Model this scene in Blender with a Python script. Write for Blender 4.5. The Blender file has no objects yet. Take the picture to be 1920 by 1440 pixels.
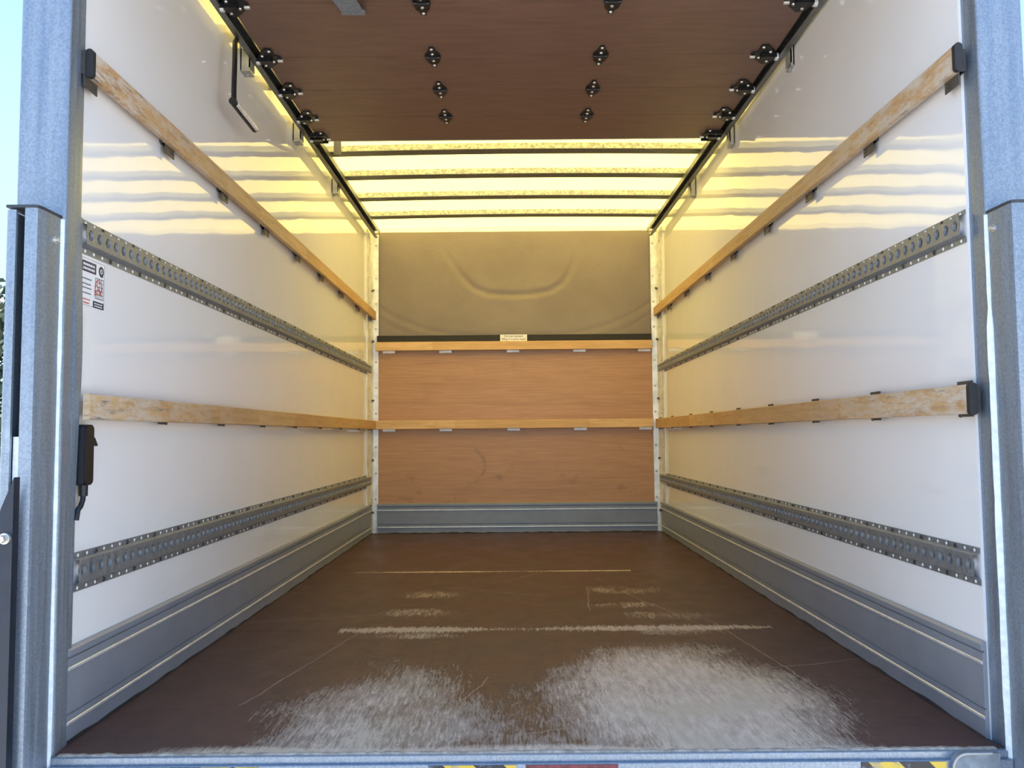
import bpy, math, random
from mathutils import Vector, Matrix
random.seed(7)
scene = bpy.context.scene
COL = scene.collection

# ------------------------------------------------------------------ camera
PITCH, ROLL, YAW = .0628, -.00846, -.00055
cam_d = bpy.data.cameras.new('camera'); cam_d.sensor_width = 36; cam_d.lens = 1567 / 1920 * 36
cam_d.clip_start = .05; cam_d.clip_end = 500
cam = bpy.data.objects.new('camera', cam_d); COL.objects.link(cam); scene.camera = cam
fw = Vector((math.sin(YAW) * math.cos(PITCH), math.cos(YAW) * math.cos(PITCH), math.sin(PITCH)))
rt = Vector((math.cos(YAW), -math.sin(YAW), 0)); up = rt.cross(fw)
rt2 = rt * math.cos(ROLL) + up * math.sin(ROLL); up2 = up * math.cos(ROLL) - rt * math.sin(ROLL)
M = Matrix((rt2, up2, -fw)).transposed().to_4x4(); M.translation = (-.0206, 0, .657)
cam.matrix_world = M

# ------------------------------------------------------------------ sky, sun, exposure
SUN_EL, SUN_AZ = math.radians(61), math.radians(12)      # sun ahead of the van, a little to the right
world = bpy.data.worlds.new('sky'); scene.world = world; world.use_nodes = True
wn = world.node_tree.nodes; wl = world.node_tree.links
bg = wn['Background']
tc = wn.new('ShaderNodeTexCoord'); sx = wn.new('ShaderNodeSeparateXYZ'); cr = wn.new('ShaderNodeValToRGB')
wl.new(tc.outputs['Generated'], sx.inputs[0]); wl.new(sx.outputs[2], cr.inputs[0])        # clear sky: pale at the horizon, deeper blue overhead
el = cr.color_ramp.elements; el[0].position = 0.0; el[0].color = (.62, .85, 1.0, 1); el[1].position = 1.0; el[1].color = (.27, .47, .88, 1)
e = el.new(.12); e.color = (.45, .70, 1.0, 1); e = el.new(.42); e.color = (.31, .53, .95, 1)
wl.new(cr.outputs[0], bg.inputs[0]); bg.inputs[1].default_value = .68
sun_d = bpy.data.lights.new('sun', 'SUN'); sun_d.energy = 10.0; sun_d.angle = .0093; sun_d.color = (1, .95, .86)
sun = bpy.data.objects.new('sun', sun_d); COL.objects.link(sun)
sdir = Vector((math.sin(SUN_AZ) * math.cos(SUN_EL), math.cos(SUN_AZ) * math.cos(SUN_EL), math.sin(SUN_EL)))
sun.rotation_euler = sdir.to_track_quat('Z', 'Y').to_euler(); sun.location = (3, 12, 14)
vs = scene.view_settings; vs.view_transform = 'Standard'; vs.look = 'None'; vs.gamma = 1; vs.exposure = 1.55
vs.use_curve_mapping = False
scene.cycles.adaptive_threshold = .03; scene.cycles.max_bounces = 10; scene.cycles.diffuse_bounces = 6; scene.cycles.transmission_bounces = 6

# ------------------------------------------------------------------ helpers
class MB:
    def __init__(s): s.v = []; s.f = []
    def add(s, vs, fs):
        b = len(s.v); s.v += [tuple(p) for p in vs]; s.f += [tuple(i + b for i in f) for f in fs]; return s
    def box(s, x0, x1, y0, y1, z0, z1):
        return s.add([(x, y, z) for z in (z0, z1) for y in (y0, y1) for x in (x0, x1)],
                     [(0, 2, 3, 1), (4, 5, 7, 6), (0, 1, 5, 4), (2, 6, 7, 3), (0, 4, 6, 2), (1, 3, 7, 5)])
    def prism(s, prof, fn, a, b, caps=True):
        """prof: 2D outline; fn(p, q, t) -> 3D; extruded from t=a to t=b"""
        n = len(prof)
        vs = [fn(p, q, a) for p, q in prof] + [fn(p, q, b) for p, q in prof]
        fs = [(i, (i + 1) % n, n + (i + 1) % n, n + i) for i in range(n)]
        if caps: fs += [tuple(range(n - 1, -1, -1)), tuple(range(n, 2 * n))]
        return s.add(vs, fs)
    def cyl(s, p0, p1, r, n=8, r1=None):
        p0, p1 = Vector(p0), Vector(p1); d = (p1 - p0).normalized()
        a = d.orthogonal().normalized(); b = d.cross(a); r1 = r if r1 is None else r1
        vs = [p0 + (a * math.cos(t) + b * math.sin(t)) * r for t in [2 * math.pi * i / n for i in range(n)]]
        vs += [p1 + (a * math.cos(t) + b * math.sin(t)) * r1 for t in [2 * math.pi * i / n for i in range(n)]]
        return s.add(vs, [(i, (i + 1) % n, n + (i + 1) % n, n + i) for i in range(n)] +
                     [tuple(range(n - 1, -1, -1)), tuple(range(n, 2 * n))])
    def tube(s, pts, r, n=8):
        pts = [Vector(p) for p in pts]; base = len(s.v); a = None
        for i, p in enumerate(pts):
            d = (pts[min(i + 1, len(pts) - 1)] - pts[max(i - 1, 0)]).normalized()
            a = (a - d * a.dot(d)).normalized() if a is not None else d.orthogonal().normalized()
            b = d.cross(a)
            s.v += [tuple(p + (a * math.cos(2 * math.pi * k / n) + b * math.sin(2 * math.pi * k / n)) * r) for k in range(n)]
        for i in range(len(pts) - 1):
            for k in range(n):
                q = base + i * n
                s.f.append((q + k, q + (k + 1) % n, q + n + (k + 1) % n, q + n + k))
        s.f += [tuple(base + k for k in range(n - 1, -1, -1)), tuple(base + (len(pts) - 1) * n + k for k in range(n))]
        return s
    def dome(s, c, d, r, h, n=8):
        """low button head standing on point c, axis d"""
        c, d = Vector(c), Vector(d).normalized(); a = d.orthogonal().normalized(); b = d.cross(a)
        ring = lambda rr, hh: [c + d * hh + (a * math.cos(2 * math.pi * k / n) + b * math.sin(2 * math.pi * k / n)) * rr for k in range(n)]
        vs = ring(r, 0) + ring(r * .75, h * .75) + [c + d * h]
        fs = [(k, (k + 1) % n, n + (k + 1) % n, n + k) for k in range(n)] + [(n + k, n + (k + 1) % n, 2 * n) for k in range(n)]
        return s.add(vs, fs)
    def build(s, name, mat, parent=None, smooth=None, loc=None):
        me = bpy.data.meshes.new(name)
        if loc is not None:
            L = Vector(loc); s.v = [tuple(Vector(p) - L) for p in s.v]
        me.from_pydata(s.v, [], s.f); me.materials.append(mat)
        if smooth:
            for p in me.polygons: p.use_smooth = True
            me.set_sharp_from_angle(angle=math.radians(smooth))
        o = bpy.data.objects.new(name, me); COL.objects.link(o)
        if parent is not None: o.parent = parent
        if loc is not None: o.location = loc
        return o

def tag(o, label=None, cat=None, group=None, kind=None):
    if label: o['label'] = label
    if cat: o['category'] = cat
    if group: o['group'] = group
    if kind: o['kind'] = kind
    return o
def empty(name, label=None, cat=None, group=None, kind=None):
    o = bpy.data.objects.new(name, None); COL.objects.link(o); o.empty_display_size = .1
    return tag(o, label, cat, group, kind)
def rounded(x0, x1, y0, y1, r, n=5):
    pts = []
    for cx, cy, a in ((x1 - r, y1 - r, 0), (x0 + r, y1 - r, 90), (x0 + r, y0 + r, 180), (x1 - r, y0 + r, 270)):
        for i in range(n + 1):
            t = math.radians(a + 90 * i / n); pts.append((cx + r * math.cos(t), cy + r * math.sin(t)))
    return pts
XYZ = lambda p, q, t: (p, q, t)          # outline in XY, extruded up Z
YZX = lambda p, q, t: (t, p, q)          # outline in YZ, extruded along X
XZY = lambda p, q, t: (p, t, q)          # outline in XZ, extruded along Y

# ------------------------------------------------------------------ materials
class N:
    """tiny node-graph helper"""
    def __init__(s, name, rough=.5, metal=0., spec=.5):
        s.m = bpy.data.materials.new(name); s.m.use_nodes = True
        s.t = s.m.node_tree; s.n = s.t.nodes; s.b = s.n['Principled BSDF']
        s.b.inputs['Roughness'].default_value = rough; s.b.inputs['Metallic'].default_value = metal
        s.b.inputs['Specular IOR Level'].default_value = spec
        g = s.n.new('ShaderNodeNewGeometry'); s.pos = g.outputs['Position']
    def L(s, a, b): s.t.links.new(a, b)
    def put(s, v, sock):
        if isinstance(v, (int, float)): sock.default_value = v
        elif isinstance(v, (tuple, list)): sock.default_value = tuple(v) + ((1,) if len(v) == 3 and len(sock.default_value) == 4 else ())
        else: s.L(v, sock)
    def scale(s, sc, vec=None, off=(0, 0, 0)):
        q = s.n.new('ShaderNodeMapping'); q.inputs['Scale'].default_value = sc; q.inputs['Location'].default_value = off
        s.L(vec if vec is not None else s.pos, q.inputs['Vector']); return q.outputs[0]
    def noise(s, sc, detail=4, rough=.55, vec=None, scale=1., off=(0, 0, 0), dist=0.):
        q = s.n.new('ShaderNodeTexNoise'); q.inputs['Scale'].default_value = scale; q.inputs['Detail'].default_value = detail
        q.inputs['Roughness'].default_value = rough; q.inputs['Distortion'].default_value = dist
        s.L(s.scale(sc, vec, off), q.inputs['Vector']); return q.outputs['Fac']
    def voro(s, sc, off=(0, 0, 0), out='Color'):
        q = s.n.new('ShaderNodeTexVoronoi'); q.inputs['Scale'].default_value = 1
        s.L(s.scale(sc, None, off), q.inputs['Vector']); return q.outputs[out]
    def math(s, op, a, b=0., c=None, clamp=False):
        q = s.n.new('ShaderNodeMath'); q.operation = op; q.use_clamp = clamp
        s.put(a, q.inputs[0]); s.put(b, q.inputs[1])
        if c is not None: s.put(c, q.inputs[2])
        return q.outputs[0]
    def ramp(s, v, a, b, lo=0., hi=1.):
        q = s.n.new('ShaderNodeMapRange'); q.interpolation_type = 'SMOOTHSTEP'
        s.put(v, q.inputs['Value']); q.inputs['From Min'].default_value = a; q.inputs['From Max'].default_value = b
        q.inputs['To Min'].default_value = lo; q.inputs['To Max'].default_value = hi; return q.outputs[0]
    def mix(s, f, a, b, mode='MIX'):
        q = s.n.new('ShaderNodeMix'); q.data_type = 'RGBA'; q.blend_type = mode
        s.put(f, q.inputs[0]); s.put(a, q.inputs[6]); s.put(b, q.inputs[7]); return q.outputs[2]
    def sep(s):
        q = s.n.new('ShaderNodeSeparateXYZ'); s.L(s.pos, q.inputs[0]); return q.outputs
    def col(s, v): s.put(v, s.b.inputs['Base Color']); return s
    def rough(s, v): s.put(v, s.b.inputs['Roughness']); return s
    def bump(s, h, strength=.2, dist=.01):
        q = s.n.new('ShaderNodeBump'); q.inputs['Strength'].default_value = strength; q.inputs['Distance'].default_value = dist
        s.L(h, q.inputs['Height']); s.L(q.outputs[0], s.b.inputs['Normal']); return s
def plain(name, c, rough=.5, metal=0., var=.12, sc=30.):
    k = N(name, rough, metal); n = k.noise((sc, sc, sc), 3)
    d = tuple(x * (1 - var) for x in c); l = tuple(min(1, x * (1 + var)) for x in c)
    k.col(k.mix(k.ramp(n, .3, .7), d, l)); return k.m

def mk_grp():
    k = N('white_grp_panel', .07)
    n = k.noise((1.5, 1.5, 1.5), 3); f = k.noise((120, 120, 120), 2)
    c = k.mix(k.ramp(n, .3, .7), (.83, .81, .80), (.86, .845, .84))
    sm = k.ramp(k.noise((7, 1.4, 9), 5, .6, off=(3, 1, 2)), .62, .78)
    c = k.mix(k.math('MULTIPLY', sm, .25), c, (.62, .57, .52)); k.col(c)
    k.rough(k.ramp(k.noise((3, 2, 3), 4), .3, .7, .03, .06))
    w = k.noise((.0, 2.2, 3.2), 2, .5); w2 = k.noise((0, 16, 16), 2, .5)
    h = k.math('ADD', w, k.math('MULTIPLY', w2, .035)); k.bump(h, .35, .006); return k.m
def mk_roof():
    k = N('translucent_roof_grp', .4)
    f = k.noise((130, 130, 130), 3, .6); g = k.noise((25, 60, 25), 3)
    c = k.mix(k.ramp(f, .35, .65), (.80, .59, .12), (1, .785, .21))
    c = k.mix(k.ramp(g, .35, .75, 0, .35), c, (.92, .68, .23))
    tr = k.n.new('ShaderNodeBsdfTranslucent'); k.L(c, tr.inputs['Color'])
    k.col((.75, .72, .62)); mx = k.n.new('ShaderNodeMixShader'); mx.inputs[0].default_value = .40
    k.L(k.b.outputs[0], mx.inputs[1]); k.L(tr.outputs[0], mx.inputs[2])
    k.L(mx.outputs[0], k.n['Material Output'].inputs[0]); return k.m
def mk_galv(name, a=(.20, .240, .295), b=(.31, .362, .43), metal=.55, rough=.42, sp=110., streak=True):
    k = N(name, rough, metal)
    v = k.voro((sp * 3.2, sp * 3.2, sp * 2.4)); q = k.n.new('ShaderNodeSeparateColor'); k.L(v, q.inputs[0])
    s1 = k.noise((60, 60, 2.5), 4, .6); s2 = k.noise((9, 9, 5), 4, .6)
    m = k.math('ADD', k.math('MULTIPLY', q.outputs[0], .30), k.math('MULTIPLY', s1, .70))
    c = k.mix(k.ramp(m, .2, .8), a, b)
    wh = k.ramp(s2, .63, .78); c = k.mix(k.math('MULTIPLY', wh, .45), c, (.50, .55, .61))
    k.col(c); k.rough(k.ramp(s1, .3, .7, rough - .1, rough + .12)); k.bump(m, .06, .002); return k.m
def mk_timber(name, along, lift=1.):
    k = N(name, .55)
    sc = (60, 4, 60) if along == 'y' else (4, 60, 60)
    oi = k.n.new('ShaderNodeObjectInfo'); r = oi.outputs['Random']
    base = k.mix(r, (.55, .34, .16), (.74, .53, .29))
    base = k.mix(k.ramp(r, .55, .6), base, k.mix(r, (.60, .43, .24), (.55, .33, .15)))
    g = k.noise(sc, 5, .65, dist=.3); base = k.mix(k.ramp(g, .35, .7, .0, .55), base, (.38, .22, .10))
    pores = k.noise(tuple(v * 4 for v in sc), 2); base = k.mix(k.ramp(pores, .62, .75, 0, .5), base, (.17, .09, .04))
    X, Y, Z = k.sep()
    near = k.ramp(Y, 3.2, 1.8)
    sc1 = k.noise((14, 14, 50), 5, .7); worn = k.math('MULTIPLY', near, k.ramp(sc1, .38, .62))
    base = k.mix(k.math('MULTIPLY', worn, .85), base, (.62, .55, .47))
    sc2 = k.noise((18, 9, 70), 5, .7, off=(4, 4, 4)); drt = k.math('MULTIPLY', k.math('ADD', near, .12), k.ramp(sc2, .55, .7))
    base = k.mix(k.math('MULTIPLY', drt, .75), base, (.15, .12, .105))
    k.col(k.mix(1., base, (lift, lift, lift), 'MULTIPLY')); k.bump(g, .15, .002); return k.m
def mk_floor():
    k = N('worn_phenolic_floor', .38, 0, .3)
    X, Y, Z = k.sep()
    fine = k.noise((55, 12, 1), 6, .7); grain = k.noise((6, 190, 1), 3, .6); soft = k.noise((5, 3.5, 1), 4, .6)
    scr = k.noise((150, 9, 1), 6, .8, dist=1.0); scr2 = k.noise((90, 16, 1), 6, .8, off=(5, 2, 0), dist=1.2)
    base = k.mix(k.ramp(grain, .3, .7), (.062, .0285, .0285), (.096, .0475, .0455))
    base = k.mix(k.ramp(soft, .35, .7, 0, .5), base, (.074, .050, .048))
    def blob(cx, cy, rx, ry, inner=.35):
        dx = k.math('DIVIDE', k.math('SUBTRACT', X, cx), rx); dy = k.math('DIVIDE', k.math('SUBTRACT', Y, cy), ry)
        d = k.math('SQRT', k.math('ADD', k.math('MULTIPLY', dx, dx), k.math('MULTIPLY', dy, dy)))
        return k.ramp(d, 1., inner)
    big = k.math('MAXIMUM', k.math('MULTIPLY', blob(-.33, 1.95, .50, .95, .1), .72), k.math('MULTIPLY', blob(.41, 2.10, .56, .95, .2), .95))
    edge = k.math('MULTIPLY', k.ramp(Y, 1.88, 1.79), k.ramp(k.math('ABSOLUTE', k.math('SUBTRACT', X, -.02)), .95, .55)); edge = k.math('MULTIPLY', edge, .95)
    big = k.math('MAXIMUM', k.math('MAXIMUM', big, edge), k.math('MULTIPLY', blob(.02, 1.75, .95, .95, .2), .44))
    far = k.math('MAXIMUM', blob(-.40, 3.55, .30, .20, .15), blob(.43, 3.62, .36, .20, .15))
    for q in ((-.37, 3.18, .33, .17), (.42, 3.30, .30, .13), (.50, 3.10, .40, .15), (.52, 2.84, .36, .10), (-.36, 2.82, .34, .09)): far = k.math('MAXIMUM', far, blob(*q, .15))
    far = k.math('MULTIPLY', far, .47)
    lane = k.math('MULTIPLY', k.ramp(k.math('ABSOLUTE', X), .95, .5), .17)
    mask = k.math('MAXIMUM', k.math('MAXIMUM', big, far), lane)
    n = k.math('ADD', k.math('MULTIPLY', scr, .45), k.math('MULTIPLY', scr2, .55))
    n = k.math('ADD', k.math('MULTIPLY', n, .72), k.math('MULTIPLY', soft, .28))
    th = k.math('SUBTRACT', .69, k.math('MULTIPLY', mask, .37))
    nd = k.math('SUBTRACT', n, th); w = k.math('ADD', k.math('MULTIPLY', k.ramp(nd, -.05, .02), .45), k.math('MULTIPLY', k.ramp(nd, .02, .12), .55))
    # bare edges of the two board joints
    for yj, a, b, wd in ((2.905, -.62, .86, .030), (4.13, -.80, .55, .012)):
        d = k.math('ABSOLUTE', k.math('SUBTRACT', Y, yj)); dn = k.math('ADD', d, k.math('MULTIPLY', k.math('SUBTRACT', k.math('ADD', k.math('MULTIPLY', scr, .6), k.math('MULTIPLY', scr2, .4)), .5), wd * 11.))
        heavy = k.math('ADD', k.math('MULTIPLY', k.math('MAXIMUM', blob(-.38, yj, .36, .4, .3), blob(.45, yj, .45, .4, .3)), wd), .004)
        jm = k.math('LESS_THAN', dn, heavy); inx = k.math('MULTIPLY', k.math('GREATER_THAN', X, a), k.math('LESS_THAN', X, b))
        w = k.math('MAXIMUM', w, k.math('MULTIPLY', k.math('MULTIPLY', jm, inx), .8))
    # single long scratches
    for i, (x0, y0, ang, ln) in enumerate(((.28, 3.45, .05, .5), (-.2, 2.0, .3, .7), (.72, 2.6, -.12, .9), (-.62, 2.5, .2, .8), (.15, 1.95, 1.2, .35), (.05, 4.0, .6, .4), (-.1, 3.6, -1.1, .5), (.55, 3.2, -.3, .8), (-.75, 3.1, 1.35, .5), (.85, 2.45, 1.3, .4))):
        ux, uy = math.sin(ang), math.cos(ang)
        a = k.math('ADD', k.math('MULTIPLY', k.math('SUBTRACT', X, x0), ux), k.math('MULTIPLY', k.math('SUBTRACT', Y, y0), uy))
        p = k.math('ADD', k.math('MULTIPLY', k.math('SUBTRACT', X, x0), uy), k.math('MULTIPLY', k.math('SUBTRACT', Y, y0), -ux))
        p = k.math('ADD', p, k.math('MULTIPLY', k.math('SUBTRACT', soft, .5), .06))
        s_ = k.math('MULTIPLY', k.math('LESS_THAN', k.math('ABSOLUTE', p), .0016), k.math('LESS_THAN', k.math('ABSOLUTE', a), ln / 2))
        w = k.math('MAXIMUM', w, k.math('MULTIPLY', s_, .45))
    bare = k.mix(k.ramp(fine, .3, .7), (.47, .365, .275), (.70, .575, .455))
    bare = k.mix(k.ramp(k.noise((2, 3, 1), 3, off=(1, 7, 0)), .45, .65, 0, .8), bare, (.56, .46, .33))
    c = k.mix(w, base, bare); k.col(c); k.rough(k.math('ADD', k.ramp(soft, .3, .7, .38, .52), k.math('MULTIPLY', w, .35)))
    k.bump(k.math('ADD', w, k.math('MULTIPLY', grain, .25)), .12, .003); return k.m
def mk_ply(name, a, b, dark, sc=(4, 4, 250), stain=True):
    k = N(name, .42)
    g = k.noise(sc, 5, .65); g2 = k.noise((1.2, 1, 30), 4, .6, dist=.4)
    c = k.mix(k.ramp(g, .32, .66), a, b); c = k.mix(k.ramp(g2, .5, .75, 0, .42), c, dark)
    if stain:
        X, Y, Z = k.sep()
        st = k.ramp(k.noise((4, 1, 5), 5, .65, off=(2, 0, 1)), .55, .72)
        lowm = k.ramp(Z, .85, .25, .25, 1.)
        c = k.mix(k.math('MULTIPLY', k.math('MULTIPLY', st, lowm), .55), c, tuple(v * .45 for v in a))
        # curved rubber scuff
        dx = k.math('SUBTRACT', X, -.33); dz = k.math('SUBTRACT', Z, .46)
        r = k.math('SQRT', k.math('ADD', k.math('MULTIPLY', dx, dx), k.math('MULTIPLY', dz, dz)))
        arc = k.math('MULTIPLY', k.ramp(k.math('ABSOLUTE', k.math('SUBTRACT', r, .115)), .022, .0), k.math('GREATER_THAN', dx, .04))
        c = k.mix(k.math('MULTIPLY', k.math('MULTIPLY', arc, k.ramp(g2, .3, .6)), .38), c, (.10, .07, .05))
    k.col(c); k.bump(g, .06, .002); return k.m
def mk_luton():
    k = N('beige_luton_grp', .5)
    n = k.noise((3, 3, 4), 4); f = k.noise((90, 90, 90), 3, .6)
    k.col(k.mix(k.ramp(n, .3, .7), (.235, .19, .162), (.272, .222, .190))); k.bump(f, .55, .004); return k.m
def mk_hazard():
    k = N('hazard_tape', .4)
    X, Y, Z = k.sep()
    s_ = k.math('FRACT', k.math('MULTIPLY', k.math('ADD', X, Z), 8.))
    c = k.mix(k.math('GREATER_THAN', s_, .5), (.015, .015, .02), (.62, .42, .04))
    wr = k.ramp(k.noise((30, 30, 60), 5, .7), .5, .62); c = k.mix(k.math('MULTIPLY', wr, .7), c, (.16, .18, .22))
    k.col(c); return k.m
def mk_asphalt():
    k = N('sunlit_yard', .9)
    n = k.noise((60, 60, 60), 3); g = k.noise((.3, .3, .3), 4)
    c = k.mix(k.ramp(n, .3, .7), (.23, .225, .215), (.37, .365, .35)); k.col(k.mix(k.ramp(g, .35, .7, 0, .5), c, (.32, .315, .305))); return k.m
def mk_bow():
    k = N('galvanised_roof_bow', .38, .75)
    v = k.voro((90, 90, 90)); q = k.n.new('ShaderNodeSeparateColor'); k.L(v, q.inputs[0])
    k.col(k.mix(q.outputs[0], (.26, .28, .28), (.52, .54, .52))); return k.m
GRP, ROOF = mk_grp(), mk_roof()
GALV = mk_galv('galvanised_post_steel')
GALV_IN = mk_galv('galvanised_track_steel', (.22, .235, .25), (.33, .35, .37), .6, .45, 70.)
GALV_DOOR = mk_galv('dull_track_steel', (.13, .14, .145), (.20, .21, .215), .7, .42, 60.)
TIM_Y, TIM_X = mk_timber('finger_jointed_hardwood_side', 'y'), mk_timber('finger_jointed_hardwood_front_lit', 'x', 1.3)  # front timber multiplied paler, bright light on it put into the colour
FLOOR = mk_floor()
PLY = mk_ply('brown_plywood_lining', (.44, .235, .125), (.57, .325, .185), (.34, .17, .088))
DOORPLY = mk_ply('brown_door_ply', (.150, .082, .062), (.185, .105, .080), (.125, .066, .050), (6, 40, 6), False)
LUTON, HAZ, YARD, BOW = mk_luton(), mk_hazard(), mk_asphalt(), mk_bow()
KICK = plain('grey_kick_plate', (.285, .31, .36), .42, .25, .05, 8)
KICKL = plain('aluminium_ridge_painted_lit', (.72, .73, .74), .4, .5)  # paler than the plate: light on the ridge tops put into the colour
ALU = plain('aluminium_corner', (.80, .80, .79), .42, .35, .15, 14)
BLACK = plain('black_plastic', (.007, .008, .011), .45)
HINGE = plain('black_hinge_steel', (.012, .014, .017), .38, .3)
RUB = plain('black_rubber', (.02, .02, .022), .7)
BOLT = plain('zinc_bolt', (.62, .60, .56), .35, .7)
DBOLT = plain('dark_bolt', (.03, .03, .032), .5)
DARKM = plain('dark_bracket_steel', (.10, .095, .09), .5, .5)
WHITE = plain('white_print_vinyl', (.85, .85, .86), .35, 0, .02)
NAVY = plain('navy_print', (.03, .03, .08), .4)
RED = plain('red_print', (.55, .06, .05), .4)
SEAL = plain('white_sealant', (.74, .80, .80), .5, 0, .1, 60)
STRAP = plain('grey_webbing', (.22, .24, .28), .8, 0, .25, 90)
BRKT = plain('grey_bracket_alloy', (.42, .42, .40), .4, .4)
TLIFT = plain('dark_blue_lift_steel', (.012, .02, .036), .4, .2)
BUFF = plain('grey_buffer_rubber', (.20, .235, .27), .6, .1, .2, 40)
LENS = plain('clear_lamp_lens', (.80, .82, .85), .12, .3)
CAPM = plain('weathered_cap', (.035, .04, .05), .6)

# ------------------------------------------------------------------ ground and yard
tag(MB().box(-80, 80, -80, 80, -1.05, -.95).build('ground', YARD), 'grey sunlit yard surface below the open van', 'ground', kind='structure')

# ------------------------------------------------------------------ van shell
YR, YF = 1.865, 5.80
RZ = 2.127
tag(MB().box(-1.03, -1.0, YR, YF + .03, -.06, RZ).build('wall_left', GRP), 'glossy cream-white panel wall left of the cargo floor', 'wall', kind='structure')
tag(MB().box(1.0, 1.03, 1.846, YF + .03, -.06, RZ).build('wall_right', GRP), 'glossy cream-white panel wall right of the cargo floor', 'wall', kind='structure')
# floor: sub-floor with three worn boards
fl = tag(MB().box(-1.0, 1.0, 1.80, YF, -.06, -.022).build('floor', DARKM), 'dark brown plywood van floor scuffed pale towards the rear edge', 'floor', kind='structure')
for a, b in ((1.79, 2.9035), (2.9065, 4.129), (4.132, YF)):
    MB().prism([(-.999, -.02), (.999, -.02), (.999, -.001), (.998, 0), (-.998, 0), (-.999, -.001)], XZY, a, b).build('floor_board', FLOOR, fl)
# front wall: moulded beige upper part, plywood below
nx, nz = 180, 76
U = [(-.60, 2.12), (-.52, 2.02), (-.445, 1.90), (-.361, 1.774), (-.28, 1.695), (-.168, 1.655), (-.02, 1.648), (.131, 1.653), (.245, 1.675), (.325, 1.72), (.375, 1.79), (.42, 1.90), (.475, 2.02), (.54, 2.12)]
A1 = [(-1.0, 1.60), (-.85, 1.50), (-.654, 1.419), (-.45, 1.37), (0, 1.345), (.4, 1.37), (.62, 1.419), (.82, 1.50), (1.0, 1.62)]
A2 = [(p[0] * 1.0, p[1] - .075) for p in A1]
def dist(px, pz, line):
    best = 9
    for (x0, z0), (x1, z1) in zip(line, line[1:]):
        dx, dz = x1 - x0, z1 - z0; t = max(0, min(1, ((px - x0) * dx + (pz - z0) * dz) / (dx * dx + dz * dz)))
        best = min(best, math.hypot(px - x0 - t * dx, pz - z0 - t * dz))
    return best
vs_, fs_ = [], []
for j in range(nz + 1):
    for i in range(nx + 1):
        x = -1 + 2 * i / nx; z = 1.30 + (2.097 - 1.30) * j / nz
        fade = max(0, min(1, (2.02 - z) / .30))
        d = .010 * fade * math.exp(-(dist(x, z, U) / .022) ** 2) + .003 * math.exp(-(dist(x, z, A1) / .018) ** 2) + .002 * math.exp(-(dist(x, z, A2) / .018) ** 2)
        d -= .004 * fade / (1 + math.exp((dist(x, z, U) - .05) / .02))
        vs_.append((x, YF + d, z))
for j in range(nz):
    for i in range(nx):
        a = j * (nx + 1) + i; fs_.append((a, a + 1, a + nx + 2, a + nx + 1))
b0 = len(vs_)
vs_ += [(x, YF + .06, z) for z in (-.06, 2.097) for x in (-1.0, 1.0)] + [(x, YF + .03, z) for z in (-.06, 1.30) for x in (-1.0, 1.0)]
fs_ += [(b0, b0 + 1, b0 + 3, b0 + 2), (b0 + 4, b0 + 5, b0 + 7, b0 + 6)]
wf = MB().add(vs_, fs_).build('wall_front', LUTON, smooth=60)
tag(wf, 'front bulkhead with beige moulded upper panel above brown plywood lining', 'wall', kind='structure')
for z0, z1 in ((.01, .7435), (.7445, 1.315)):
    MB().box(-.999, .999, YF - .012, YF + .02, z0, z1).build('plywood_sheet', PLY, wf)

# ceiling sheet with bows
def roof_z(x): return RZ + .010 * (1 - x * x)
vs_, fs_ = [], []
n = 24
for y in (1.80, YF + .03):
    for i in range(n + 1):
        x = -1.03 + 2.06 * i / n; vs_.append((x, y, roof_z(x)))
fs_ = [(i, i + 1, n + 2 + i, n + 1 + i) for i in range(n)]
ceil = tag(MB().add(vs_, fs_).build('ceiling', ROOF, smooth=60), 'glowing pale yellow translucent roof sheet above dark cross bows', 'ceiling', kind='structure')
vs_ = [(-1.0 + 2.0 * i / n, YF + .028, z) for z in (0, 1) for i in range(n + 1)]
vs_ = [(x, y, (2.0965 if z == 0 else roof_z(x))) for x, y, z in vs_]
MB().add(vs_, fs_).build('edge_flange', ROOF, ceil)
def bow(y):
    """inverted channel following the roof arch"""
    prof = [(0, -.030), (.046, -.030), (.046, -.0275), (.0025, -.0275), (.0025, -.004), (.058, -.004), (.058, -.024), (.070, -.024), (.070, -.0215), (.0605, -.0215), (.0605, -.0015), (0, -.0015)]
    mb = MB(); m = len(prof); k = 28
    for i in range(k + 1):
        x = -.998 + 1.996 * i / k
        mb.v += [(x, y + p, roof_z(x) + q) for p, q in prof]
    for i in range(k):
        for j in range(m):
            a = i * m + j; b = i * m + (j + 1) % m; mb.f.append((a, b, b + m, a + m))
    mb.f += [tuple(range(m)), tuple(k * m + j for j in range(m - 1, -1, -1))]
    o = mb.build('roof_bow', BOW, ceil, smooth=30); fb = MB()
    for i in range(k + 1):
        x = -.998 + 1.996 * i / k
        fb.v += [(x, y - .001 + p, roof_z(x) + q) for p, q in ((0, -.0305), (0, -.0335), (.074, -.0335), (.074, -.0305))]
    for i in range(k):
        for j in range(4):
            a = i * 4 + j; b = i * 4 + (j + 1) % 4; fb.f.append((a, b, b + 4, a + 4))
    fb.build('shaded_bow_flange', GALV_DOOR, o); return o  # dark flange strip: shade under the bow put into its steel colour
for y in (5.365, 4.945, 4.525, 4.13, 3.72, 3.30, 2.88, 2.46, 2.04): bow(y)

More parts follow.
